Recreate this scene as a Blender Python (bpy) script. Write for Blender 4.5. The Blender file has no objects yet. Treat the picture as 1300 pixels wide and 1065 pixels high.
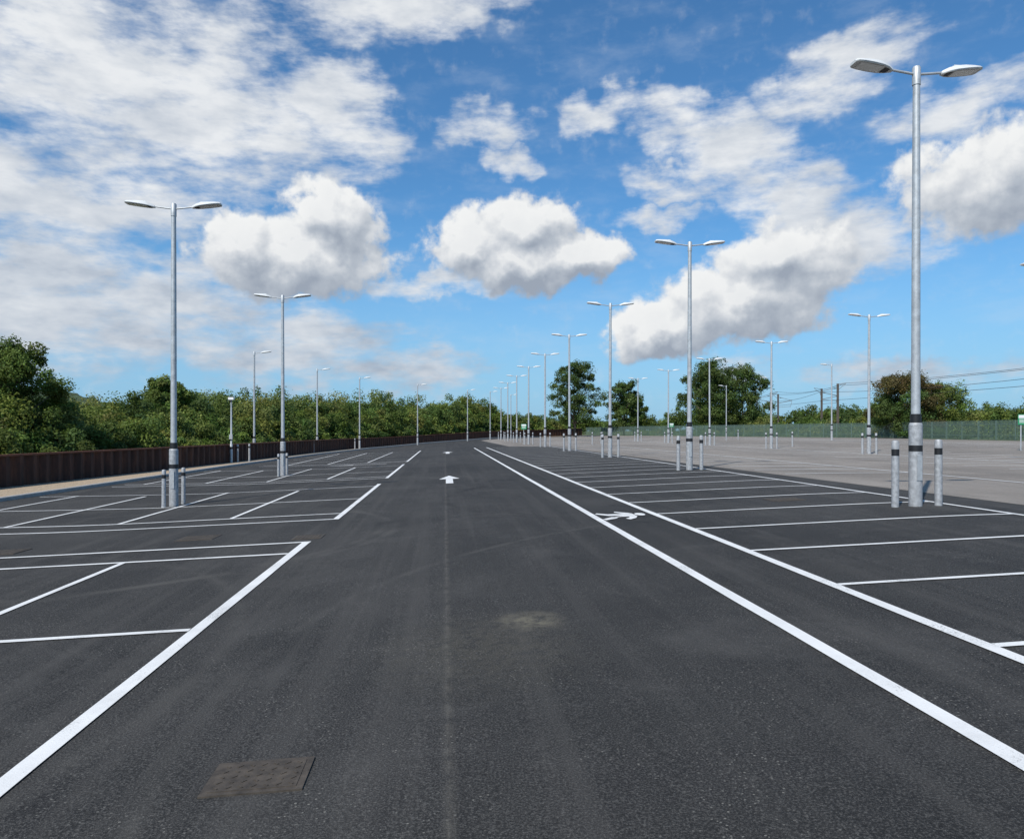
import bpy, math, random
import numpy as np
from mathutils import Vector
random.seed(7); rng=np.random.default_rng(11)
scene=bpy.context.scene
R=math.radians
YAW=R(4.98)

# ---------------------------------------------------------------- terrain profile (cross-fall)
_pu=np.array([-2000,-60,-30,-17,-7.5,0,8.6,13,25,40,56,70,200,2000.])
_pz=np.array([-1.2,-0.8,-0.55,-0.42,-0.31,0,0.34,0.37,0.37,0.72,0.80,1.0,1.6,2.0])
_gu=np.arange(-100,100.01,0.25); _gz=np.interp(_gu,_pu,_pz)
_k=np.hanning(17); _k/=_k.sum(); _pad=np.pad(_gz,8,mode='edge'); _gz=np.convolve(_pad,_k,'valid')
def Z(u):
    u=float(u)
    if abs(u)<98: return float(np.interp(u,_gu,_gz))
    return float(np.interp(u,_pu,_pz))

# ---------------------------------------------------------------- material helpers
def newmat(name):
    m=bpy.data.materials.new(name); m.use_nodes=True
    nt=m.node_tree
    return m,nt,nt.nodes['Principled BSDF']
def N(nt,t,**kw):
    n=nt.nodes.new(t)
    for k,v in kw.items(): setattr(n,k,v)
    return n
def setin(nt,sock,v):
    if v is None: return
    if isinstance(v,bpy.types.NodeSocket): nt.links.new(v,sock)
    else: sock.default_value=v
def M(nt,op,a,b=None,c=None,clamp=False):
    n=N(nt,'ShaderNodeMath',operation=op); n.use_clamp=clamp
    setin(nt,n.inputs[0],a); setin(nt,n.inputs[1],b); setin(nt,n.inputs[2],c)
    return n.outputs[0]
def noise(nt,vec,scale,detail=4,rough=0.55,dist=0.0):
    n=N(nt,'ShaderNodeTexNoise'); setin(nt,n.inputs['Vector'],vec)
    n.inputs['Scale'].default_value=scale; n.inputs['Detail'].default_value=detail
    n.inputs['Roughness'].default_value=rough; n.inputs['Distortion'].default_value=dist
    return n.outputs['Fac']
def ramp(nt,fac,stops):
    n=N(nt,'ShaderNodeValToRGB'); setin(nt,n.inputs[0],fac)
    e=n.color_ramp.elements
    while len(e)<len(stops): e.new(0.5)
    for i,(p,c) in enumerate(stops):
        e[i].position=p; e[i].color=(c[0],c[1],c[2],1) if not isinstance(c,float) else (c,c,c,1)
    return n.outputs[0]
def mixc(nt,fac,a,b,bt='MIX'):
    n=N(nt,'ShaderNodeMix',data_type='RGBA',blend_type=bt)
    setin(nt,n.inputs[0],fac)
    for s,v in ((n.inputs[6],a),(n.inputs[7],b)):
        if isinstance(v,tuple) and len(v)==3: v=(*v,1)
        setin(nt,s,v)
    return n.outputs[2]
def maprange(nt,v,a,b,c=0.,d=1.,smooth=False):
    n=N(nt,'ShaderNodeMapRange'); n.interpolation_type='SMOOTHSTEP' if smooth else 'LINEAR'
    setin(nt,n.inputs[0],v)
    for i,x in enumerate((a,b,c,d)): n.inputs[i+1].default_value=x
    return n.outputs[0]
def mapping(nt,vec,loc=(0,0,0),rot=(0,0,0),scale=(1,1,1),t='POINT'):
    n=N(nt,'ShaderNodeMapping',vector_type=t); setin(nt,n.inputs[0],vec)
    n.inputs[1].default_value=loc; n.inputs[2].default_value=rot; n.inputs[3].default_value=scale
    return n.outputs[0]
def vadd(nt,v,off):
    n=N(nt,'ShaderNodeVectorMath',operation='ADD'); nt.links.new(v,n.inputs[0]); n.inputs[1].default_value=off; return n.outputs[0]
def objco(nt): return N(nt,'ShaderNodeTexCoord').outputs['Object']
def bump(nt,b,h,strength,dist):
    n=N(nt,'ShaderNodeBump'); n.inputs['Strength'].default_value=strength; n.inputs['Distance'].default_value=dist
    nt.links.new(h,n.inputs['Height']); nt.links.new(n.outputs[0],b.inputs['Normal'])

def asphalt_mat(name,dark,light,agg,seams=True):
    m,nt,b=newmat(name); co=objco(nt)
    big=noise(nt,co,0.16,4,0.6,0.6); mid=noise(nt,mapping(nt,co,scale=(1,0.25,1)),1.3,5,0.65)
    grit=noise(nt,co,80,2,0.9)
    base=mixc(nt,maprange(nt,M(nt,'ADD',M(nt,'MULTIPLY',big,.65),M(nt,'MULTIPLY',mid,.35)),.40,.60),dark,light)
    if not seams:
        pt=noise(nt,mapping(nt,co,scale=(.12,.03,1)),1.6,5,.6)
        base=mixc(nt,maprange(nt,pt,.46,.58,0,.5),base,(.16,.145,.128))
        st=noise(nt,mapping(nt,co,scale=(.9,.35,1)),1.,6,.7)
        base=mixc(nt,maprange(nt,st,.54,.72,0,.55),base,(.13,.118,.105))
    base=mixc(nt,maprange(nt,grit,.30,.52,.70,0.),base,(.004,.004,.004))
    base=mixc(nt,maprange(nt,grit,.50,.72,.0,.85),base,agg)
    vor=N(nt,'ShaderNodeTexVoronoi'); vor.inputs['Scale'].default_value=26; nt.links.new(co,vor.inputs['Vector'])
    chip=M(nt,'MULTIPLY',M(nt,'LESS_THAN',vor.outputs['Distance'],.15),maprange(nt,noise(nt,co,1.1,4,.6),.46,.60))
    base=mixc(nt,M(nt,'MULTIPLY',chip,.7),base,(.26,.25,.22))
    sep=N(nt,'ShaderNodeSeparateXYZ'); nt.links.new(co,sep.inputs[0]); x=sep.outputs[0]; y=sep.outputs[1]
    if seams:
        wob=M(nt,'MULTIPLY',M(nt,'SUBTRACT',noise(nt,co,1.5,3),.5),.05)
        def line(coord,pos,w):
            d=M(nt,'ABSOLUTE',M(nt,'SUBTRACT',M(nt,'ADD',coord,wob),pos))
            return maprange(nt,d,0,w,1,0)
        brk=maprange(nt,noise(nt,co,5.2,5,.8),.40,.64)
        base=mixc(nt,M(nt,'MULTIPLY',M(nt,'MULTIPLY',line(x,0.02,.045),brk),.6),base,(.14,.13,.11))
        for pos in (-4.9,6.6):
            base=mixc(nt,M(nt,'MULTIPLY',line(x,pos,.03),.5),base,(.012,.012,.012))
        lane=M(nt,'MULTIPLY',M(nt,'GREATER_THAN',M(nt,'ADD',x,wob),0.02),M(nt,'LESS_THAN',x,4.9))
        base=mixc(nt,M(nt,'MULTIPLY',lane,.12),base,(.0,.0,.0))
        def arc(cx,cy,r,w,a):
            p=N(nt,'ShaderNodeVectorMath',operation='DISTANCE'); nt.links.new(co,p.inputs[0]); p.inputs[1].default_value=(cx,cy,0)
            return M(nt,'MULTIPLY',maprange(nt,M(nt,'ABSOLUTE',M(nt,'SUBTRACT',p.outputs['Value'],r)),0,w,1,0),a)
        tn=maprange(nt,noise(nt,co,.7,3,.6),.40,.62)
        for (cx,cy,r,w,a,c) in ((8,5,9.5,.10,.35,(.11,.105,.095)),
                          (-9,6,7.2,.13,.35,(.10,.095,.085)),(7,19,7.,.15,.6,(.012,.012,.012)),
                          (-6,14,5.1,.14,.5,(.10,.095,.085)),(-7,14.3,5.9,.14,.45,(.10,.095,.085))):
            base=mixc(nt,M(nt,'MULTIPLY',arc(cx,cy,r,w,a),tn),base,c)
        st=maprange(nt,noise(nt,mapping(nt,co,scale=(2.6,.05,1)),1.0,4,.65),.5,.75,0,.45)
        base=mixc(nt,st,base,(.09,.085,.078))
        sc_=maprange(nt,noise(nt,co,.55,6,.7,.8),.52,.75,0,.5)
        base=mixc(nt,sc_,base,(.09,.086,.08))
        for (sx,sy,rx,ry,a_) in ((.75,6.75,.36,.40,.6),(.3,6.0,1.0,1.3,.14)):
            g=N(nt,'ShaderNodeTexGradient',gradient_type='SPHERICAL')
            nt.links.new(mapping(nt,co,(sx,sy,0),(0,0,0),(rx,ry,50),'TEXTURE'),g.inputs[0])
            k=M(nt,'MULTIPLY',g.outputs['Fac'],maprange(nt,noise(nt,co,7,5,.75),.36,.62,0.1,1.6),clamp=True)
            base=mixc(nt,M(nt,'MULTIPLY',k,a_),base,(.20,.18,.13))
    nt.links.new(base,b.inputs['Base Color'])
    b.inputs['Roughness'].default_value=.85; b.inputs['Specular IOR Level'].default_value=.22
    bump(nt,b,grit,.9,.010)
    return m
mat_asph=asphalt_mat('fresh_asphalt',(.0235,.023,.0225),(.050,.048,.045),(.135,.13,.12))
mat_worn=asphalt_mat('worn_asphalt',(.21,.184,.157),(.315,.28,.242),(.41,.375,.33),seams=False)

def simple(name,col,rough=.6,metal=0.,var=.25,sc=6.,bs=0.,bd=.01,bsc=40):
    m,nt,b=newmat(name); co=objco(nt)
    n=noise(nt,co,sc,5,.6)
    lo=tuple(c*(1-var) for c in col); hi=tuple(min(1,c*(1+var)) for c in col)
    nt.links.new(mixc(nt,maprange(nt,n,.3,.7),lo,hi),b.inputs['Base Color'])
    b.inputs['Roughness'].default_value=rough; b.inputs['Metallic'].default_value=metal
    if bs: bump(nt,b,noise(nt,co,bsc,3,.7),bs,bd)
    return m
def paint_mat(name,col,wear0,wear1,under):
    m,nt,b=newmat(name); co=objco(nt)
    w=M(nt,'ADD',M(nt,'MULTIPLY',noise(nt,co,60,3,.8),.55),M(nt,'MULTIPLY',noise(nt,co,1.7,4,.6),.45))
    c=mixc(nt,maprange(nt,noise(nt,co,2.3,5,.65),.35,.7),tuple(x*.84 for x in col),col)
    nt.links.new(mixc(nt,maprange(nt,w,wear0,wear1),c,under),b.inputs['Base Color'])
    b.inputs['Roughness'].default_value=.6
    bump(nt,b,noise(nt,co,70,3,.8),.4,.006)
    return m
mat_paint=paint_mat('road_paint',(.76,.755,.73),.56,.67,(.20,.195,.185))
mat_paintw=paint_mat('worn_road_paint',(.74,.73,.70),.54,.72,(.36,.34,.31))
mat_gravel=simple('gravel',(.40,.31,.21),.95,0,.4,14,1,.03,30)
mat_kerb=simple('concrete_kerb',(.36,.35,.33),.9,0,.15,4,.3,.005)
mat_grass=simple('grass',(.10,.125,.04),.95,0,.45,.6,1,.05,8)
mat_steel=simple('galvanised_steel',(.43,.45,.46),.5,.35,.18,9)
mat_steel2=simple('galvanised_tube',(.36,.37,.38),.6,.25,.28,14)
mat_black=simple('black_band',(.012,.012,.013),.5,0,.1)
mat_head=simple('luminaire_body',(.60,.61,.60),.45,.0,.08)
mat_glass=simple('luminaire_glass',(.80,.81,.80),.25,0,.05)
mat_iron=simple('cast_iron',(.062,.050,.038),.75,.1,.5,12,.5,.004)
mat_bark=simple('bark',(.10,.08,.06),.9,0,.3,5,.5,.02,12)
mat_fence=simple('green_fence_paint',(.12,.18,.15),.6,.1,.15)
mat_green=simple('green_sign_face',(.03,.28,.12),.45,0,.08)
mat_white=simple('white_sign_face',(.78,.78,.77),.5,0,.05)
mat_wire=simple('dark_wire',(.05,.05,.055),.6,.3,.1)
mat_mast=simple('weathered_mast',(.17,.14,.12),.7,.3,.2)
m,nt,b=newmat('rusty_sheet_pile'); co=objco(nt)
r=noise(nt,mapping(nt,co,scale=(1,1,.25)),2.4,6,.7)
nt.links.new(ramp(nt,r,[(.3,(.020,.012,.010)),(.5,(.050,.022,.015)),(.72,(.12,.050,.028))]),b.inputs['Base Color'])
b.inputs['Roughness'].default_value=.85; bump(nt,b,noise(nt,co,30,4,.7),.4,.006); mat_rust=m
mat_rustcap=simple('rusty_cap',(.13,.05,.028),.85,0,.4,3)
def leafmat(name):
    m,nt,b=newmat(name)
    a=N(nt,'ShaderNodeAttribute'); a.attribute_name='Col'
    c=a.outputs['Color']
    nt.links.new(c,b.inputs['Base Color']); b.inputs['Roughness'].default_value=.6; b.inputs['Specular IOR Level'].default_value=.15
    t=N(nt,'ShaderNodeBsdfTranslucent'); nt.links.new(mixc(nt,.4,c,(.17,.24,.03)),t.inputs[0])
    mx=N(nt,'ShaderNodeMixShader'); mx.inputs[0].default_value=.38
    nt.links.new(b.outputs[0],mx.inputs[1]); nt.links.new(t.outputs[0],mx.inputs[2])
    nt.links.new(mx.outputs[0],nt.nodes['Material Output'].inputs[0])
    return m
mat_leaf=leafmat('foliage')

# ---------------------------------------------------------------- mesh builder
class MB:
    def __init__(s): s.v=[]; s.f=[]; s.m=[]; s.mats=[]
    def mi(s,mat):
        if mat not in s.mats: s.mats.append(mat)
        return s.mats.index(mat)
    def add(s,vs,fs,mat):
        o=len(s.v); s.v+=[tuple(v) for v in vs]; k=s.mi(mat)
        for f in fs: s.f.append(tuple(i+o for i in f)); s.m.append(k)
    def lathe(s,prof,cx,cy,mat,n=20,cap=True,cz=0):
        vs=[];fs=[]
        for (r,z) in prof:
            for i in range(n):
                a=2*math.pi*i/n; vs.append((cx+r*math.cos(a),cy+r*math.sin(a),cz+z))
        for j in range(len(prof)-1):
            for i in range(n):
                fs.append((j*n+i,j*n+(i+1)%n,(j+1)*n+(i+1)%n,(j+1)*n+i))
        if cap: fs.append(tuple(range(n-1,-1,-1))); fs.append(tuple((len(prof)-1)*n+i for i in range(n)))
        s.add(vs,fs,mat)
    def tube(s,p0,p1,r0,r1,mat,n=10):
        p0=Vector(p0);p1=Vector(p1);d=(p1-p0).normalized()
        a=d.orthogonal().normalized(); b_=d.cross(a)
        vs=[]
        for p,r in ((p0,r0),(p1,r1)):
            for i in range(n):
                t=2*math.pi*i/n; vs.append(p+a*(r*math.cos(t))+b_*(r*math.sin(t)))
        fs=[(i,(i+1)%n,n+(i+1)%n,n+i) for i in range(n)]
        fs.append(tuple(range(n-1,-1,-1))); fs.append(tuple(n+i for i in range(n)))
        s.add(vs,fs,mat)
    def box(s,c,d,mat,rz=0):
        vs=[]
        for sx in(-1,1):
            for sy in(-1,1):
                for sz in(-1,1):
                    x=sx*d[0]/2;y=sy*d[1]/2
                    vs.append((c[0]+x*math.cos(rz)-y*math.sin(rz),c[1]+x*math.sin(rz)+y*math.cos(rz),c[2]+sz*d[2]/2))
        s.add(vs,[(0,1,3,2),(4,6,7,5),(0,4,5,1),(2,3,7,6),(0,2,6,4),(1,5,7,3)],mat)
    def mesh(s,name,smooth=True):
        me=bpy.data.meshes.new(name); me.from_pydata(s.v,[],s.f)
        for mt in s.mats: me.materials.append(mt)
        me.polygons.foreach_set('material_index',s.m)
        me.validate(); me.update()
        if smooth:
            me.polygons.foreach_set('use_smooth',[True]*len(me.polygons))
            try: me.set_sharp_from_angle(angle=R(35))
            except Exception: pass
        return me
    def obj(s,name,loc=(0,0,0),smooth=True):
        o=bpy.data.objects.new(name,s.mesh(name,smooth)); o.location=loc
        scene.collection.objects.link(o); return o
def place(name,me,loc,rz=0,sc=1):
    o=bpy.data.objects.new(name,me); o.location=loc; o.rotation_euler=(0,0,rz); o.scale=(sc,sc,sc)
    scene.collection.objects.link(o); return o

# ---------------------------------------------------------------- ground sheets
def sheet(name,us,vs,dz,mat,ufun=None):
    b=MB(); V=[];F=[]
    nu=len(us)
    for v in vs:
        for u in us:
            uu=ufun(u,v) if ufun else u
            V.append((uu,v,Z(uu)+dz))
    for j in range(len(vs)-1):
        for i in range(nu-1):
            a=j*nu+i; F.append((a,a+1,a+1+nu,a+nu))
    b.add(V,F,mat); return b.obj(name)
far=[-3000,-1500,-700,-300,-150]
us=far+list(np.arange(-97,97.1,1.))+[150,300,700,1500,3000]
sheet('ground',us,[-800,-200,0,100,200,300,600,1500,4000],-0.03,mat_grass)
def edge_left(v):
    return float(np.interp(v,[-40,15,27,45,68,90,112,150,190],[-13.2,-13.2,-12.9,-12.3,-10.9,-8.3,-3.0,11,33]))
vv=list(np.arange(-40,191,2.5))
def bound(v):
    return float(np.interp(v,[-40,14,40,66,72,120,190],[10.7,10.5,9.75,9.55,6.0,5.5,34]))
grid=list(np.linspace(0,1,110))
def uf(t,v):
    a=edge_left(v); b_=max(bound(v),a+.3); return a+(b_-a)*t
sheet('asphalt_car_park',grid,vv,0.0,mat_asph,uf)
def uf2(t,v):
    a=max(bound(v),edge_left(v)+.3); b_=float(np.interp(v,[-40,70,95,130,160,190],[52,53,54.5,46.5,38,35])); b_=max(b_,a+.2); return a+(b_-a)*t
sheet('worn_car_park_surface',list(np.linspace(0,1,180)),vv,0.003,mat_worn,uf2)
WALL=[(-17.5,-30),(-17.3,0),(-16.6,26),(-15.2,40),(-13.9,53),(-12.6,70),(-10.9,86),(-7.6,101),(-3,116.7),(4,138),(12.3,159.5),(22,177),(34.9,192.7)]
wu=[p[0] for p in WALL]; wv=[p[1] for p in WALL]
def wall_u(v): return float(np.interp(v,wv,wu))
def uf3(t,v):
    a=wall_u(v)-.3; b_=edge_left(v)-.06; return a+(max(b_,a+.1)-a)*t
sheet('gravel_verge',list(np.linspace(0,1,16)),vv,0.02,mat_gravel,uf3)
b=MB(); P=[(edge_left(v),v) for v in np.arange(-40,170,1.5)]
for (x0,y0),(x1,y1) in zip(P[:-1],P[1:]):
    g=.006*(y1-y0)
    z0=Z(x0);z1=Z(x1)
    vs=[(x0-.14,y0,z0-.05),(x0,y0,z0-.05),(x0,y0,z0+.10),(x0-.02,y0,z0+.12),(x0-.14,y0,z0+.12),
        (x1-.14,y1-g,z1-.05),(x1,y1-g,z1-.05),(x1,y1-g,z1+.10),(x1-.02,y1-g,z1+.12),(x1-.14,y1-g,z1+.12)]
    b.add(vs,[(1,6,7,2),(2,7,8,3),(3,8,9,4),(0,4,9,5),(0,1,2,3,4),(5,9,8,7,6)],mat_kerb)
b.obj('kerb',smooth=False)

# ---------------------------------------------------------------- markings
def strip(b,u0,v0,u1,v1,w,mat,dz=.009):
    L=math.hypot(u1-u0,v1-v0); n=max(1,int(L/ (.25 if abs(u1-u0)>.2 else 1.)))
    dx=(u1-u0)/L;dy=(v1-v0)/L; nx=-dy*w/2; ny=dx*w/2
    V=[];F=[]
    for i in range(n+1):
        t=i/n; u=u0+(u1-u0)*t; v=v0+(v1-v0)*t
        for s_ in(-1,1):
            uu=u+s_*nx+random.uniform(-.004,.004); V.append((uu,v+s_*ny+random.uniform(-.003,.003),Z(uu)+dz))
    for i in range(n): F.append((2*i,2*i+1,2*i+3,2*i+2))
    b.add(V,F,mat)
b=MB(); W=.10
strip(b,2.76,-6,2.72,72,.125,mat_paint)
strip(b,3.88,-6,3.86,72,.12,mat_paint)
strip(b,9.28,-4,9.2,66,W,mat_paint)
v=.8
while v<70:
    strip(b,3.93,v,9.22,v+random.uniform(-.03,.03),.085,mat_paint); v+=2.2
X=[-2.22,-4.58,-6.9,-9.2,-11.5]
strip(b,-2.22,-6,-2.22,12.62,.125,mat_paint)
strip(b,-2.15,12.6,-12.7,12.6,W,mat_paint,.010); strip(b,-2.29,11.45,-12.7,11.45,W,mat_paint)
for y in (7.14,2.7): strip(b,-2.29,y,-4.53,y,.09,mat_paint)
for x in X[1:]: strip(b,x,-6,x,11.4,.09,mat_paint)
for y in (7.14,2.7): strip(b,-4.63,y,-12.6,y,.09,mat_paint)
def block(v0,v1,mids,left):
    strip(b,-2.2,v0,-2.2,v1,.12,mat_paint)
    strip(b,-2.26,v0+.04,left,v0+.04,W,mat_paint)
    strip(b,-2.26,v0+1.15,left,v0+1.15,W,mat_paint)
    for k,x in enumerate(X[1:]):
        if x<left: continue
        strip(b,x,v0+1.2,x,v1-.9 if k%2 else v1-1.6,.09,mat_paint,.010)
    for y in mids: strip(b,-2.26,y,left,y,.09,mat_paint)
block(15.8,26.2,[20.6,25.2],-12.6)
block(29.4,41.6,[34.5,40.2],-12.2)
block(45,70,[50,55,60,65,69.5],-10.6)
def poly(b,pts,cu,cv,sx,sy,rot,mat,dz=.012):
    V=[]
    for x,y in pts:
        x*=sx;y*=sy; xr=x*math.cos(rot)-y*math.sin(rot); yr=x*math.sin(rot)+y*math.cos(rot)
        V.append((cu+xr,cv+yr,Z(cu+xr)+dz))
    b.add(V,[tuple(range(len(V)))],mat)
for (cu,cv,s_) in ((.15,27.0,1.),(.2,60,1.2),(-5,43.3,.8)):
    rot=0 if cu>-1 else math.pi/2
    poly(b,[(-.12,-2.2),(.12,-2.2),(.12,.1),(-.12,.1)],cu,cv,s_,s_,rot,mat_paint)
    poly(b,[(-.36,.1),(.36,.1),(0,2.1)],cu,cv,s_,s_,rot,mat_paint)
cu,cv=3.27,14.0
def pp(pts): poly(b,pts,cu,cv,.92,.8,0,mat_paint)
pp([(.37+.10*math.cos(a),.06+.26*math.sin(a)) for a in np.linspace(0,2*math.pi,16,endpoint=False)])
pp([(.25,-.30),(.25,.34),(-.04,.30),(-.07,-.26)])
pp([(-.06,-.04),(-.03,.30),(-.24,.34),(-.42,.62),(-.48,.46),(-.28,.02)])
pp([(-.26,-.22),(-.5,-.56),(-.46,-.74),(-.22,-.52),(-.02,-.02),(-.06,-.26)])
pp([(.25,.2),(.22,.42),(.08,.62),(.0,.80),(-.06,.64),(.05,.36)])
pp([(.08,-.24),(.06,-.44),(-.06,-.62),(.0,-.80),(.16,-.58),(.25,-.26)])
b.obj('painted_bay_markings',smooth=False)
b=MB()
for (u,a,c) in ((24.3,18,120),(40.5,30,118),(14.7,16,64)): strip(b,u,a,u,c,.13,mat_paintw,.014)
for (ua,ub,v0,v1) in ((10.6,14.6,16,100),(19.6,24.2,18,118),(24.4,29.1,18,118),(36,40.4,30,110),(40.6,45.2,34,110)):
    v=v0
    while v<v1:
        if ua>bound(v)+.3: strip(b,ua,v,ub,v,.13,mat_paintw,.014)
        v+=2.4
b.obj('worn_bay_markings',smooth=False)

def manhole(name,u,v,w,l):
    b=MB()
    b.box((0,0,-.008),(w+.07,l+.07,.014),mat_iron); b.box((0,0,-.002),(w,l,.008),mat_iron)
    nx=max(3,int(w/.055)); ny=max(3,int(l/.055))
    for i in range(nx):
        for j in range(ny):
            b.box((-w/2+(i+.5)*w/nx,-l/2+(j+.5)*l/ny,.003),(.030,.010,.005),mat_iron,R(45 if (i+j)%2 else -45))
    o=b.obj(name,(u,v,Z(u)+.010),False); o.rotation_euler=(0,-math.atan(.042),0)
manhole('manhole_cover',-.93,3.96,.42,.30)
manhole('drain_grating',-4.3,13.9,.55,.55); manhole('drain_grating',-2.3,13.25,.42,.42); manhole('drain_grating',7.0,15.4,.6,.5); manhole('drain_grating',-7.2,13.3,.5,.5)

# ---------------------------------------------------------------- lamps
def head(b,sx,z):
    st=[(.48,.045,.035),(.53,.075,.055),(.60,.125,.075),(.72,.165,.09),(.90,.18,.085),(1.08,.175,.065),(1.19,.155,.05),(1.23,.11,.03)]
    V=[];F=[]
    for x,w,t in st:
        zz=z+.02+(x-.5)*.13
        V+=[(sx*x,-w,zz),(sx*x,-w*.6,zz+t),(sx*x,w*.6,zz+t),(sx*x,w,zz),(sx*x,w*.9,zz-.018),(sx*x,-w*.9,zz-.018)]
    n=6
    for j in range(len(st)-1):
        for i in range(n):
            F.append((j*n+i,j*n+(i+1)%n,(j+1)*n+(i+1)%n,(j+1)*n+i))
    F.append(tuple(range(n))); F.append(tuple((len(st)-1)*n+i for i in range(n)))
    b.add(V,F,mat_head)
    x0,x1=.70,1.14
    f=lambda x:z+.02+(x-.5)*.13-.022
    b.add([(sx*x0,-.12,f(x0)),(sx*x1,-.12,f(x1)),(sx*x1,.12,f(x1)),(sx*x0,.12,f(x0))],[(0,1,2,3)],mat_glass)
    b.add([(sx*.56,-.07,f(.56)),(sx*.67,-.10,f(.67)),(sx*.67,.10,f(.67)),(sx*.56,.07,f(.56))],[(0,1,2,3)],mat_wire)
    for k in range(4): b.box((sx*.78,-.06+.04*k,z+.15),(.16,.008,.03),mat_head)
def lamp_mesh(double=True,H=8.0):
    b=MB(); z0=H-.1
    b.lathe([(.115,-.1),(.115,1.0)],0,0,mat_steel2)
    b.lathe([(.117,1.0),(.117,1.11)],0,0,mat_black)
    b.lathe([(.115,1.11),(.115,1.48)],0,0,mat_steel2)
    b.lathe([(.115,1.48),(.100,1.52)],0,0,mat_steel2)
    b.lathe([(.096,1.52),(.092,1.68)],0,0,mat_black)
    b.lathe([(.078,1.66),(.074,3.6),(.068,5.8),(.060,z0)],0,0,mat_steel)
    b.lathe([(.072,z0-.22),(.072,z0+.09),(.055,z0+.12)],0,0,mat_steel)
    b.box((0,-.117,.7),(.10,.012,.45),mat_steel)
    sides=(-1,1) if double else (1,)
    for s_ in sides:
        b.tube((s_*.05,0,z0-.02),(s_*.52,0,z0+.035),.024,.022,mat_steel)
        head(b,s_,z0)
    return b.mesh('lamp_post')
md=lamp_mesh(True,8.0); ms=lamp_mesh(False,8.0)
def bollard_mesh():
    b=MB()
    b.lathe([(.065,-.05),(.065,.93)],0,0,mat_steel2,16); b.lathe([(.0665,.93),(.0665,1.05)],0,0,mat_black,16)
    b.lathe([(.065,1.05),(.065,1.17),(.052,1.2),(.02,1.21)],0,0,mat_steel2,16)
    return b.mesh('bollard')
mb=bollard_mesh()
def bollard(u,v,s=1.):
    o=place('bollard',mb,(u,v,Z(u)),random.uniform(0,6),s); o.rotation_euler[0]=random.uniform(-.008,.008)
def lampd(u,v,axis='u',H=1.):
    o=place('street_lamp',md,(u,v,Z(u)),random.uniform(-.04,.04),H); o.rotation_euler[1]=random.uniform(-.004,.004)
    if axis=='u': bollard(u-.40,v-.02); bollard(u+.43,v-.02)
    else: bollard(u-.10,v-.45,.82) ; bollard(u+.05,v+.6,.82)
for k in range(9): lampd(8.56,13.35+13.05*k)
for v in (21.1,34.9): lampd(-7.17,v,'v')
for v in (29,42.3,55.6,69,82.2,95.5): lampd(24.3,v)
for (u,v) in ((40.6,77.8),(42.8,98),(43.5,116)): place('street_lamp',ms,(u,v,Z(u)),math.pi)
for (u,v) in ((-14.2,58.9),(-12.2,75),(-9.5,87),(-3.6,102),(3.5,120),(7.5,128),(12,140)):
    place('street_lamp',ms,(u,v,Z(u)),0)
bollard(-14.4,50.5);bollard(-13.6,52.);bollard(-13.1,53);bollard(-9.9,86);bollard(-12.3,73.6)
for (u,v) in ((14.5,75),(16,78),(19,92),(30,101),(33,88),(36,92),(28,60),(38,66)): bollard(u,v)
b=MB(); b.lathe([(.09,-.1),(.09,1.2),(.06,1.25),(.05,4.1)],0,0,mat_steel,14); b.lathe([(.093,.9),(.093,1.05)],0,0,mat_black,14)
b.box((0,0,4.2),(.34,.28,.16),mat_white); b.tube((0,0,4.1),(0,-.3,4.0),.05,.07,mat_black); b.box((0,-.08,1.7),(.2,.14,.3),mat_steel)
b.obj('camera_post',(-13.9,51.6,Z(-13.9)))
def sign(u,v,h,w=.6,t=.7,mat=mat_green,rz=0):
    b=MB(); b.lathe([(.035,-.05),(.035,h)],0,0,mat_steel,10)
    b.box((0,-.05,h-t/2),(w,.015,t),mat); b.box((0,-.062,h-t*.22),(w*.85,.004,t*.3),mat_white)
    for k in range(3): b.box((0,-.062,h-t*(.5+.14*k)),(w*.7,.004,t*.06),mat_white)
    o=b.obj('parking_sign',(u,v,Z(u))); o.rotation_euler[2]=rz
sign(33.3,41.9,2.1,.42,.6); sign(8.1,79,2.1,.55,.55); sign(36,120,2.3,.7,.6)

# ---------------------------------------------------------------- rusty sheet-pile wall
def walk(poly,step):
    out=[]
    for (x0,y0),(x1,y1) in zip(poly[:-1],poly[1:]):
        L=math.hypot(x1-x0,y1-y0); n=max(1,int(round(L/step)))
        for i in range(n): t=i/n; out.append((x0+(x1-x0)*t,y0+(y1-y0)*t,(x1-x0)/L,(y1-y0)/L))
    return out
b=MB(); pts=walk(WALL,.2)
seq=[0,0,.16,.16]
V=[];F=[]
for i,(x,y,dx,dy) in enumerate(pts):
    off=seq[i%4]; nx,ny=dy,-dx
    H=float(np.interp(y,[0,110,150,195],[1.18,1.12,1.2,1.75])); z=Z(x)
    px,py=x-nx*off,y-ny*off
    V+=[(px,py,z-.1),(px,py,z+H),(px-nx*.02,py-ny*.02,z+H)]
for i in range(len(pts)-1):
    a=3*i; F+=[(a,a+3,a+4,a+1),(a+1,a+4,a+5,a+2)]
b.add(V,F,mat_rust)
V=[];F=[]
for i,(x,y,dx,dy) in enumerate(pts[::5]):
    nx,ny=dy,-dx; H=float(np.interp(y,[0,110,150,195],[1.18,1.12,1.2,1.75])); z=Z(x)+H+.003
    for (o_,zz) in ((.03,0),(.03,.07),(-.2,.07),(-.2,0)): V.append((x+nx*o_,y+ny*o_,z+zz))
n=len(pts[::5])
for i in range(n-1):
    for k in range(4): F.append((4*i+k,4*i+4+k,4*i+4+(k+1)%4,4*i+(k+1)%4))
b.add(V,F,mat_rustcap)
b.obj('sheet_pile_wall',smooth=False)

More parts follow.
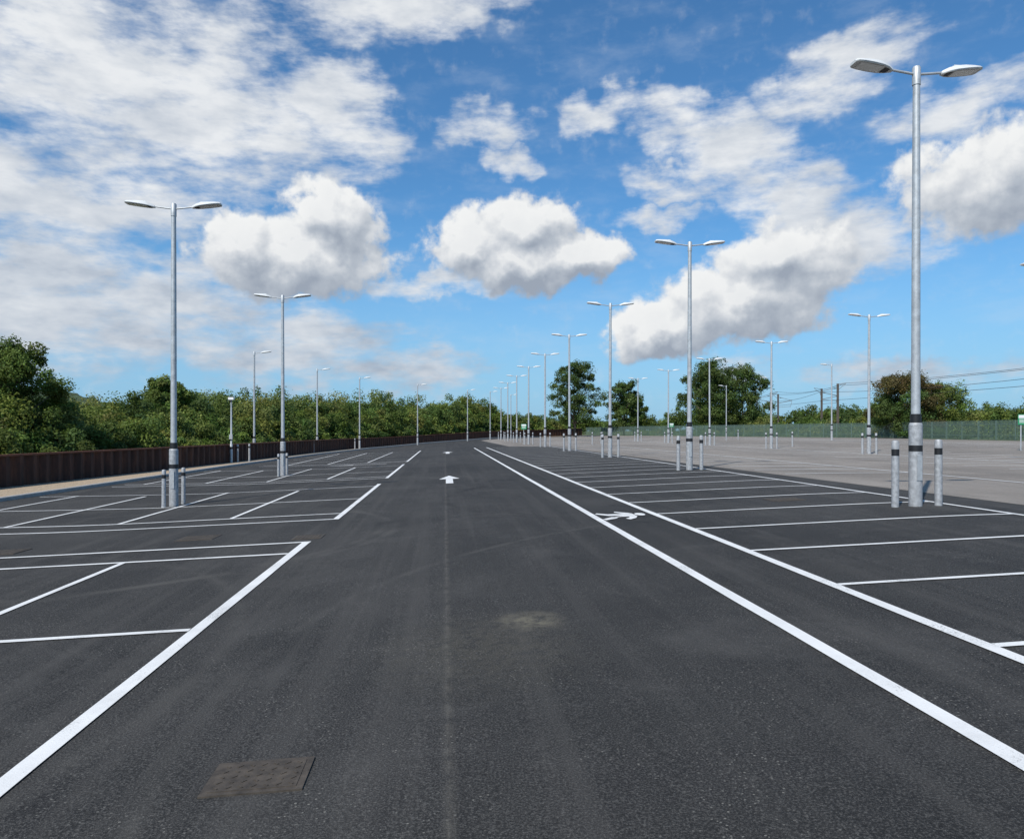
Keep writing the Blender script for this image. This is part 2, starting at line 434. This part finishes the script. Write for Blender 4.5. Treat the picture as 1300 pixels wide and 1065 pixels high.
# ---------------------------------------------------------------- palisade fence
PF=[(54,30),(54.5,50),(55,70),(56.3,95),(48.5,130),(40,160),(36,195)]
b=MB()
for (x,y,dx,dy) in walk(PF,.19):
    z=Z(x); w=.055
    b.add([(x-dx*w,y-dy*w,z),(x+dx*w,y+dy*w,z),(x+dx*w,y+dy*w,z+1.9),(x,y,z+2.05),(x-dx*w,y-dy*w,z+1.9)],[(0,1,2,3,4)],mat_fence)
for (x,y,dx,dy) in walk(PF,2.75):
    b.box((x+dy*.06,y-dx*.06,Z(x)+.95),(.1,.1,1.95),mat_fence)
for zz in (.45,1.6):
    for (x0,y0),(x1,y1) in zip(PF[:-1],PF[1:]):
        b.tube((x0+.04,y0,Z(x0)+zz),(x1+.04,y1,Z(x1)+zz),.03,.03,mat_fence,6)
b.obj('palisade_fence',smooth=False)

# ---------------------------------------------------------------- railway masts & wires
def mast(u,v,H,rz):
    b=MB()
    b.box((0,0,H/2),(.06,.26,H),mat_mast); b.box((-.12,0,H/2),(.03,.26,H),mat_mast); b.box((.12,0,H/2),(.03,.26,H),mat_mast)
    b.tube((0,0,H-1.9),(-2.9,0,H-1.3),.05,.04,mat_mast,8); b.tube((0,0,H-.6),(-2.9,0,H-1.3),.04,.03,mat_mast,8)
    b.tube((-2.9,0,H-1.3),(-2.6,0,H-2.6),.03,.03,mat_mast,8); b.tube((0,0,H-2.7),(-2.6,0,H-2.5),.03,.03,mat_mast,8)
    b.box((-.5,0,H-.75),(.3,.14,.14),mat_wire); b.tube((0,0,H-.1),(1.4,0,H+.1),.04,.03,mat_mast,8); b.tube((0,0,H-1.),(1.4,0,H+.1),.03,.03,mat_mast,8)
    o=b.obj('overhead_line_mast',(u,v,Z(u))); o.rotation_euler[2]=rz
MS=[(61,48),(61,115),(62,142),(62,172)]
for (u,v) in MS: mast(u,v,8.2,0)
for (u,v) in ((66,130),(67,150)): mast(u,v,8.2,math.pi)
b=MB()
for (off,zh,sag) in ((-2.9,6.9,.9),(-2.65,5.5,.15),(1.4,8.3,.7),(0,7.9,.6)):
    for (a,c) in zip(MS[:-1],MS[1:]):
        p=None
        for i in range(13):
            t=i/12; u=a[0]+(c[0]-a[0])*t+off; v=a[1]+(c[1]-a[1])*t
            z=Z(a[0])+zh-sag*4*t*(1-t)
            if p: b.tube(p,(u,v,z),.025,.025,mat_wire,5)
            p=(u,v,z)
b.obj('overhead_wires')

# ---------------------------------------------------------------- foliage
class Leaves:
    def __init__(s): s.c=[];s.n=[];s.s=[];s.col=[]
    def clump(s,c,rad,n,size,col):
        d=rng.normal(size=(n,3)); d/=np.linalg.norm(d,axis=1)[:,None]
        r=rng.uniform(.25,1.,(n,1))**.6
        r*=1+.22*rng.normal(size=(n,1)).clip(-1.5,2.2)*.6
        p=np.array(c)+d*r*np.array(rad)
        nn=d*.9+rng.normal(size=(n,3))*.6+np.array([0,0,.45]); nn/=np.linalg.norm(nn,axis=1)[:,None]
        cc=np.array(col)*rng.uniform(.6,1.4,(n,1))
        s.c.append(p);s.n.append(nn);s.s.append(size*rng.uniform(.5,1.3,n));s.col.append(cc)
    def crown(s,c,rad,nclump,nleaf,size,col,fill=.42,flat=0.):
        rad=np.array(rad)
        for i in range(nclump):
            d=rng.normal(size=3); d/=np.linalg.norm(d)
            if d[2]<-.5: d[2]*=-.5
            k=rng.uniform(.3,.9)
            cr=rad.mean()*fill*rng.uniform(.5,1.2)
            cc=np.array(c)+d*rad*k
            f=rng.uniform(.72,1.35); tint=np.array([f*rng.uniform(.85,1.2),f,f*rng.uniform(.7,1.1)])
            s.clump(cc,(cr*rng.uniform(.8,1.25),cr,cr*rng.uniform(.7,1.1)),nleaf,size,np.array(col)*tint)
    def mesh(s,name,mat):
        c=np.concatenate(s.c);n=np.concatenate(s.n);sz=np.concatenate(s.s)[:,None];col=np.concatenate(s.col)
        k=len(c); up=rng.normal(size=(k,3)); a=np.cross(n,up); a/=np.linalg.norm(a,axis=1)[:,None]+1e-9
        b_=np.cross(n,a)
        v=np.empty((k,4,3)); v[:,0]=c-a*sz*.75; v[:,1]=c-b_*sz*.42+n*sz*.1; v[:,2]=c+a*sz*.75; v[:,3]=c+b_*sz*.42+n*sz*.1
        me=bpy.data.meshes.new(name); me.vertices.add(4*k); me.vertices.foreach_set('co',v.reshape(-1))
        me.loops.add(4*k); me.loops.foreach_set('vertex_index',np.arange(4*k,dtype=np.int32))
        me.polygons.add(k); me.polygons.foreach_set('loop_start',np.arange(0,4*k,4,dtype=np.int32))
        try: me.polygons.foreach_set('loop_total',np.full(k,4,dtype=np.int32))
        except Exception: pass
        me.update(calc_edges=True)
        at=me.attributes.new('Col','FLOAT_COLOR','POINT')
        cc=np.ones((k,4,4)); cc[:,:,:3]=col[:,None,:]; at.data.foreach_set('color',cc.reshape(-1))
        me.materials.append(mat); return me
    def obj(s,name):
        o=bpy.data.objects.new(name,s.mesh(name,mat_leaf)); scene.collection.objects.link(o); return o
G1=(.10,.148,.040);G2=(.135,.185,.050);G3=(.075,.118,.038);G4=(.18,.205,.064);RED=(.125,.100,.045)
L=Leaves(); tb=MB()
for (x,y,dx,dy) in walk(WALL[1:],1.7):
    nx,ny=-dy,dx
    hs=float(np.interp(y,[0,30,36,42,50,58,70,100,160,200],[5.4,5.4,5.3,4.3,4.5,5.5,5.6,7.0,9.0,6.0]))
    ls=float(np.interp(y,[0,40,100,190],[.085,.11,.18,.30]))
    nl=int(np.interp(y,[0,25,30,60,100,190],[40,60,560,360,190,100]))
    for row,(o_,hm) in enumerate(((2.3,.42),(3.9,.72),(6.4,.95),(9.5,1.05))):
        if row==0 and random.random()<.25: continue
        if y>165: hm*=.75
        h=hs*hm*random.uniform(.68,1.18)
        px=x+nx*(o_+random.uniform(-.5,.6)); py=y+ny*(o_+random.uniform(-.5,.6))
        w=1.5+.16*h
        if row==0: w=1.5
        col=random.choice((G1,G2,G2,G2,G3,G4) if row<2 else (G1,G2,G3,G4))
        zb=Z(px)-.2
        L.crown((px,py,zb+h*.5),(w,w,h*.52),int(10+h*1.4),int(nl*(1. if row<3 else .6)),ls,col,.36)
        if row>=2 and random.random()<.6:
            tb.tube((px,py,zb),(px+random.uniform(-.4,.4),py,zb+h*.7),.09,.04,mat_bark,6)
L.obj('roadside_tree_belt'); tb.obj('tree_belt_trunks')
L=Leaves()
for i in range(150):
    t=i/149
    u=14+t*150; v=205+18*math.sin(t*9)+random.uniform(-6,8)-t*60
    h=random.uniform(3.6,6.0)+ (1.5 if t>.3 else 0)
    L.crown((u,v,Z(u)+h*.45),(3.2,3.2,h*.55),12,110,.32,random.choice((G1,G3,G2,G3)),.42)
for i in range(70):
    v=48+i*1.55; u=float(np.interp(v,[40,70,95,130,160],[63.5,64,65,58,50]))+random.uniform(-1,3.5)
    h=random.uniform(2.6,4.6)+(1.2 if 70<v<88 else 0)
    L.crown((u+3,v,Z(u)+h*.42),(2.4,2.4,h*.55),12,170,.19,random.choice((G1,G2,G3,G4)),.4)
for i in range(60):
    v=45+i*2.; u=float(np.interp(v,[40,70,95,130,160],[56.5,57,58.3,51,42.5]))+random.uniform(0,1.5)
    L.crown((u,v,Z(u)+.5),(1.5,1.5,1.1),8,80,.17,random.choice((G2,G4,G1)),.4)
L.obj('distant_scrub')
def tree(name,u,v,H,W,col,leaf,base=.3,nb=14,ncl=7,nl=110,cs=.17,alt=None):
    """trunk, rising limbs, and leaf clumps filling an egg-shaped envelope"""
    z=Z(u); par=bpy.data.objects.new(name,None); par.location=(u,v,z); scene.collection.objects.link(par)
    t=MB(); Lf=Leaves(); r=H*.02; lean=random.uniform(-.3,.3)
    pts=[(0,0,-.2),(lean*.3,0,H*.25),(lean*.7,.1,H*.5),(lean,0,H*.82)]
    for i in range(3): t.tube(pts[i],pts[i+1],r*(1-.28*i),r*(.72-.25*i),mat_bark,8)
    for i in range(nb):
        k=(i+.5)/nb; a=2*math.pi*(i*.618+random.uniform(-.06,.06))
        zc=H*(base+(1-base)*k*.97)
        env=W/2*math.sqrt(max(.03,1-((k-.42)/.62)**2))*random.uniform(.78,1.08)
        cr=W*cs*random.uniform(.8,1.25)
        rr=max(0,env-cr*.7)
        e=(rr*math.cos(a),rr*math.sin(a),min(zc,H-cr*.6))
        zs=max(H*.18,zc-rr*.75); mid=(e[0]*.45+lean*.4,e[1]*.45,zs+(e[2]-zs)*.35)
        t.tube((lean*.4,0,zs),mid,r*.4,r*.26,mat_bark,6); t.tube(mid,e,r*.26,r*.08,mat_bark,6)
        cb_=alt if (alt is not None and random.random()<.45) else col
        c_=np.array(cb_)*random.uniform(.8,1.22)
        Lf.crown(e,(cr*1.25,cr*1.25,cr*.95),ncl,nl,leaf,c_,.5)
        Lf.crown((e[0]*.45,e[1]*.45,e[2]+cr*.1),(cr*1.1,cr*1.1,cr),max(3,ncl-3),int(nl*.8),leaf,c_*.9,.5)
    o=bpy.data.objects.new('trunk',t.mesh('trunk')); scene.collection.objects.link(o); o.parent=par
    o=bpy.data.objects.new('crown',Lf.mesh('crown',mat_leaf)); scene.collection.objects.link(o); o.parent=par
GT=(.082,.125,.040)
tree('ash_tree',28.6,168,16.2,13,GT,.24,.18,28,7,95,.125)
tree('broadleaf_tree',40.5,172,12.2,9.5,GT,.26,.10,18,7,90,.17)
tree('broadleaf_tree',46,185,9.5,9,G1,.28,.12,14,7,90,.17)
tree('broadleaf_tree',51.6,146,14.4,12,GT,.25,.05,24,7,100,.16)
tree('broadleaf_tree',58.5,147,13.4,12,GT,.25,.05,22,7,100,.16)
tree('broadleaf_tree',54.5,158,12.8,12,GT,.25,.06,16,7,90,.17)
tree('hawthorn_tree',57.6,92,7.9,9.8,RED,.15,.05,22,8,190,.15,G3)
tree('hawthorn_tree',62.6,92,6.6,8.5,G2,.15,.05,14,8,150,.17)
tree('willow_tree',-20.4,38,6.0,6.0,G1,.095,.05,20,8,300,.16)
tree('willow_tree',-21,60,6.0,5.5,G2,.13,.08,16,8,220,.16)

b=MB(); V=[];F=[]; nu,nv=160,24
hn=rng.normal(size=(nv+1,nu+1))
for j in range(nv+1):
    for i in range(nu+1):
        a=R(-62+50*i/nu); d=520+j*17
        hh=(32*math.exp(-((i/nu-.70)/.17)**2)+34*math.exp(-((i/nu-.40)/.22)**2))*math.sin(math.pi*min(1,j/nv*.9+.0))+max(0,hn[j,i])*1.8
        V.append((d*math.sin(a),d*math.cos(a),-2+hh))
for j in range(nv):
    for i in range(nu):
        q=j*(nu+1)+i; F.append((q,q+1,q+nu+2,q+nu+1))
b.add(V,F,simple('wooded_hillside',(.048,.078,.030),.95,0,.5,.08,1,2.,.4)); b.obj('hill')

# ---------------------------------------------------------------- sun + sky
SUN_EL=R(46); SUN_AZ=R(215)
sd=Vector((math.sin(SUN_AZ)*math.cos(SUN_EL),math.cos(SUN_AZ)*math.cos(SUN_EL),math.sin(SUN_EL)))
sl=bpy.data.lights.new('sun','SUN'); sl.energy=4.7; sl.angle=R(.53); sl.color=(1,.95,.88)
so=bpy.data.objects.new('sun',sl); so.rotation_euler=(-sd).to_track_quat('-Z','Y').to_euler(); scene.collection.objects.link(so)

w=bpy.data.worlds.new('World'); scene.world=w; w.use_nodes=True; nt=w.node_tree
bg=nt.nodes['Background']
sky=N(nt,'ShaderNodeTexSky',sky_type='NISHITA'); sky.sun_disc=False; sky.sun_elevation=SUN_EL; sky.sun_rotation=SUN_AZ
sky.air_density=1.0; sky.dust_density=.6; sky.ozone_density=2.0
co=N(nt,'ShaderNodeTexCoord').outputs['Generated']
sp=N(nt,'ShaderNodeSeparateXYZ'); nt.links.new(co,sp.inputs[0])
az=M(nt,'MULTIPLY',M(nt,'ARCTAN2',sp.outputs[0],sp.outputs[1]),57.2958)
el=M(nt,'MULTIPLY',M(nt,'ARCSINE',sp.outputs[2]),57.2958)
cb=N(nt,'ShaderNodeCombineXYZ'); nt.links.new(az,cb.inputs[0]); nt.links.new(el,cb.inputs[1]); P0=cb.outputs[0]
# (az, el, half width, half height, tilt deg, weight) in degrees of sky
CUM=[(-10.3,12.4,8.2,3.9,0,1),(-8.4,14.8,4.8,3.5,0,1),(-14.0,12.8,4.2,3.4,0,1),
     (5.6,12.6,8.8,2.9,0,1),(6.0,14.9,5,3.0,0,1),(1.8,13.6,4,3,0,1),(10,12.8,4.4,2.3,0,1),
     (21.4,9.2,10,3.8,12,1),(24.2,11.8,6.4,3.6,0,1),(16.0,7.6,5.6,2.6,8,1),
     (37,15.4,8,4.2,0,.9)]
WSP=[(-20,21.4,19,7,-6,1.3),(-8.0,21.8,7,4.4,-25,1.15),(-28,26,14,5,0,1.1),(-4,28.5,15,3.0,8,1.0),
     (-27,14.8,15,4.2,-4,1.3),(-26,8.4,17,6.5,0,1.4),(-12,6.2,13,3.8,0,1.15),
     (21.4,18.9,5.8,4.4,-28,1.25),(25.8,15.0,5.8,4.4,-30,1.3),(27.5,23,8,3.,22,1.1),(17.5,21.3,5,2.6,-10,1.15),(11.6,22.6,4,2.1,0,1.15),
     (3,21.7,4.8,2.1,5,1.05),(5,19.2,3.0,1.4,0,1.05),(16.0,17.4,4,1.6,-10,.95),(15.7,15.2,3.8,1.1,5,.9),
     (35.5,20.4,7,2.2,12,1.05),(21.6,4.6,4,1.4,0,1.),(33,3.6,8,1.8,0,1.),(29,12.6,7,3.2,0,1.2),(-1,10.6,8,1.1,0,.8),
     (-3,4.4,12,2.4,0,.85),(-52,14,16,14,0,1.),(62,18,14,10,0,1.)]
def field(P,lst):
    acc=None
    for (a,e,rx,ry,t,wt) in lst:
        g=N(nt,'ShaderNodeTexGradient',gradient_type='SPHERICAL')
        nt.links.new(mapping(nt,P,(a,e,0),(0,0,R(t)),(rx,ry,1),'TEXTURE'),g.inputs[0])
        f=g.outputs['Fac'] if wt==1 else M(nt,'MULTIPLY',g.outputs['Fac'],wt)
        acc=f if acc is None else M(nt,'SMOOTH_MAX',acc,f,.12) if lst is CUM else M(nt,'MAXIMUM',acc,f)
    return acc
n1=N(nt,'ShaderNodeTexNoise'); nt.links.new(P0,n1.inputs['Vector']); n1.inputs['Scale'].default_value=.36; n1.inputs['Detail'].default_value=5; n1.inputs['Roughness'].default_value=.5
def warp(ax,ay):
    wv=N(nt,'ShaderNodeVectorMath',operation='MULTIPLY_ADD'); nt.links.new(n1.outputs['Color'],wv.inputs[0]); wv.inputs[1].default_value=(ax,ay,0)
    nt.links.new(vadd(nt,P0,(-ax/2,-ay/2,0)),wv.inputs[2]); return wv.outputs[0]
Pc=warp(5.0,3.6)
fa=noise(nt,P0,.62,6,.56); fau=noise(nt,vadd(nt,P0,(-.4,.8,0)),.62,3,.5)
m0=field(Pc,CUM); m1=field(vadd(nt,Pc,(-.6,1.3,0)),CUM)
d0=M(nt,'ADD',m0,M(nt,'MULTIPLY',M(nt,'SUBTRACT',fa,.5),.85))
gatec=maprange(nt,m0,.02,.16,0,1,True)
ac=M(nt,'MULTIPLY',maprange(nt,d0,.08,.38,0,1,True),gatec)
lit=M(nt,'ADD',M(nt,'MULTIPLY',M(nt,'SUBTRACT',m0,m1),.95),M(nt,'MULTIPLY',M(nt,'SUBTRACT',fa,fau),.62))
sh=M(nt,'SUBTRACT',maprange(nt,lit,-.42,.30),maprange(nt,d0,.3,1.,0,.12),clamp=True)
ccol=ramp(nt,sh,[(0.,(.33,.38,.46)),(.36,(.46,.51,.58)),(.70,(.68,.71,.75)),(1.,(.90,.91,.91))])
Pw=warp(6.,4.)
mw=field(Pw,WSP)
pn=mapping(nt,P0,(3,5,0),(0,0,R(-18)),(.42,1.15,1))
fb=noise(nt,pn,.40,8,.60); fb2=noise(nt,pn,1.3,4,.6)
dw=M(nt,'ADD',M(nt,'MULTIPLY',M(nt,'POWER',mw,.65),.95),M(nt,'ADD',M(nt,'MULTIPLY',M(nt,'SUBTRACT',fb,.5),2.3),M(nt,'MULTIPLY',M(nt,'SUBTRACT',fb2,.5),.4)))
aw=M(nt,'MULTIPLY',maprange(nt,dw,.08,1.0,0,.96,True),maprange(nt,mw,.0,.3,0,1,True))
low=maprange(nt,el,4,20,0,.30)
gp=noise(nt,mapping(nt,P0,(11,2,0),scale=(.6,1.3,1)),.30,4,.55)
tt=M(nt,'ADD',M(nt,'ADD',M(nt,'MULTIPLY',fb2,.35),M(nt,'MULTIPLY',gp,1.0)),M(nt,'SUBTRACT',low,.12))
wcol=ramp(nt,tt,[(.40,(.40,.46,.55)),(.62,(.57,.62,.69)),(.98,(.84,.86,.88))])
skyc=N(nt,'ShaderNodeVectorMath',operation='SCALE'); nt.links.new(sky.outputs[0],skyc.inputs[0]); skyc.inputs['Scale'].default_value=.115
tint=mixc(nt,1.,skyc.outputs[0],(.50,.90,1.16),'MULTIPLY')
hz=maprange(nt,el,-1,16,.75,0,True)
base=mixc(nt,hz,tint,(.30,.52,.79))
veil=maprange(nt,fb,.45,.78,0,.18,True)
base=mixc(nt,veil,base,(.62,.70,.80))
c1=mixc(nt,aw,base,wcol); c2=mixc(nt,ac,c1,ccol)
nt.links.new(c2,bg.inputs[0]); bg.inputs[1].default_value=1.0
try: w.cycles.sampling_method='NONE'
except Exception: pass

# ---------------------------------------------------------------- camera
cam=bpy.data.cameras.new('camera'); cam.sensor_width=36; cam.lens=27.03; cam.shift_y=.0112; cam.clip_end=8000
co_=bpy.data.objects.new('camera',cam); co_.location=(0,0,1.7); co_.rotation_euler=(R(90),0,-YAW); scene.collection.objects.link(co_)
scene.camera=co_
scene.view_settings.view_transform='Standard'; scene.view_settings.look='None'; scene.view_settings.exposure=0
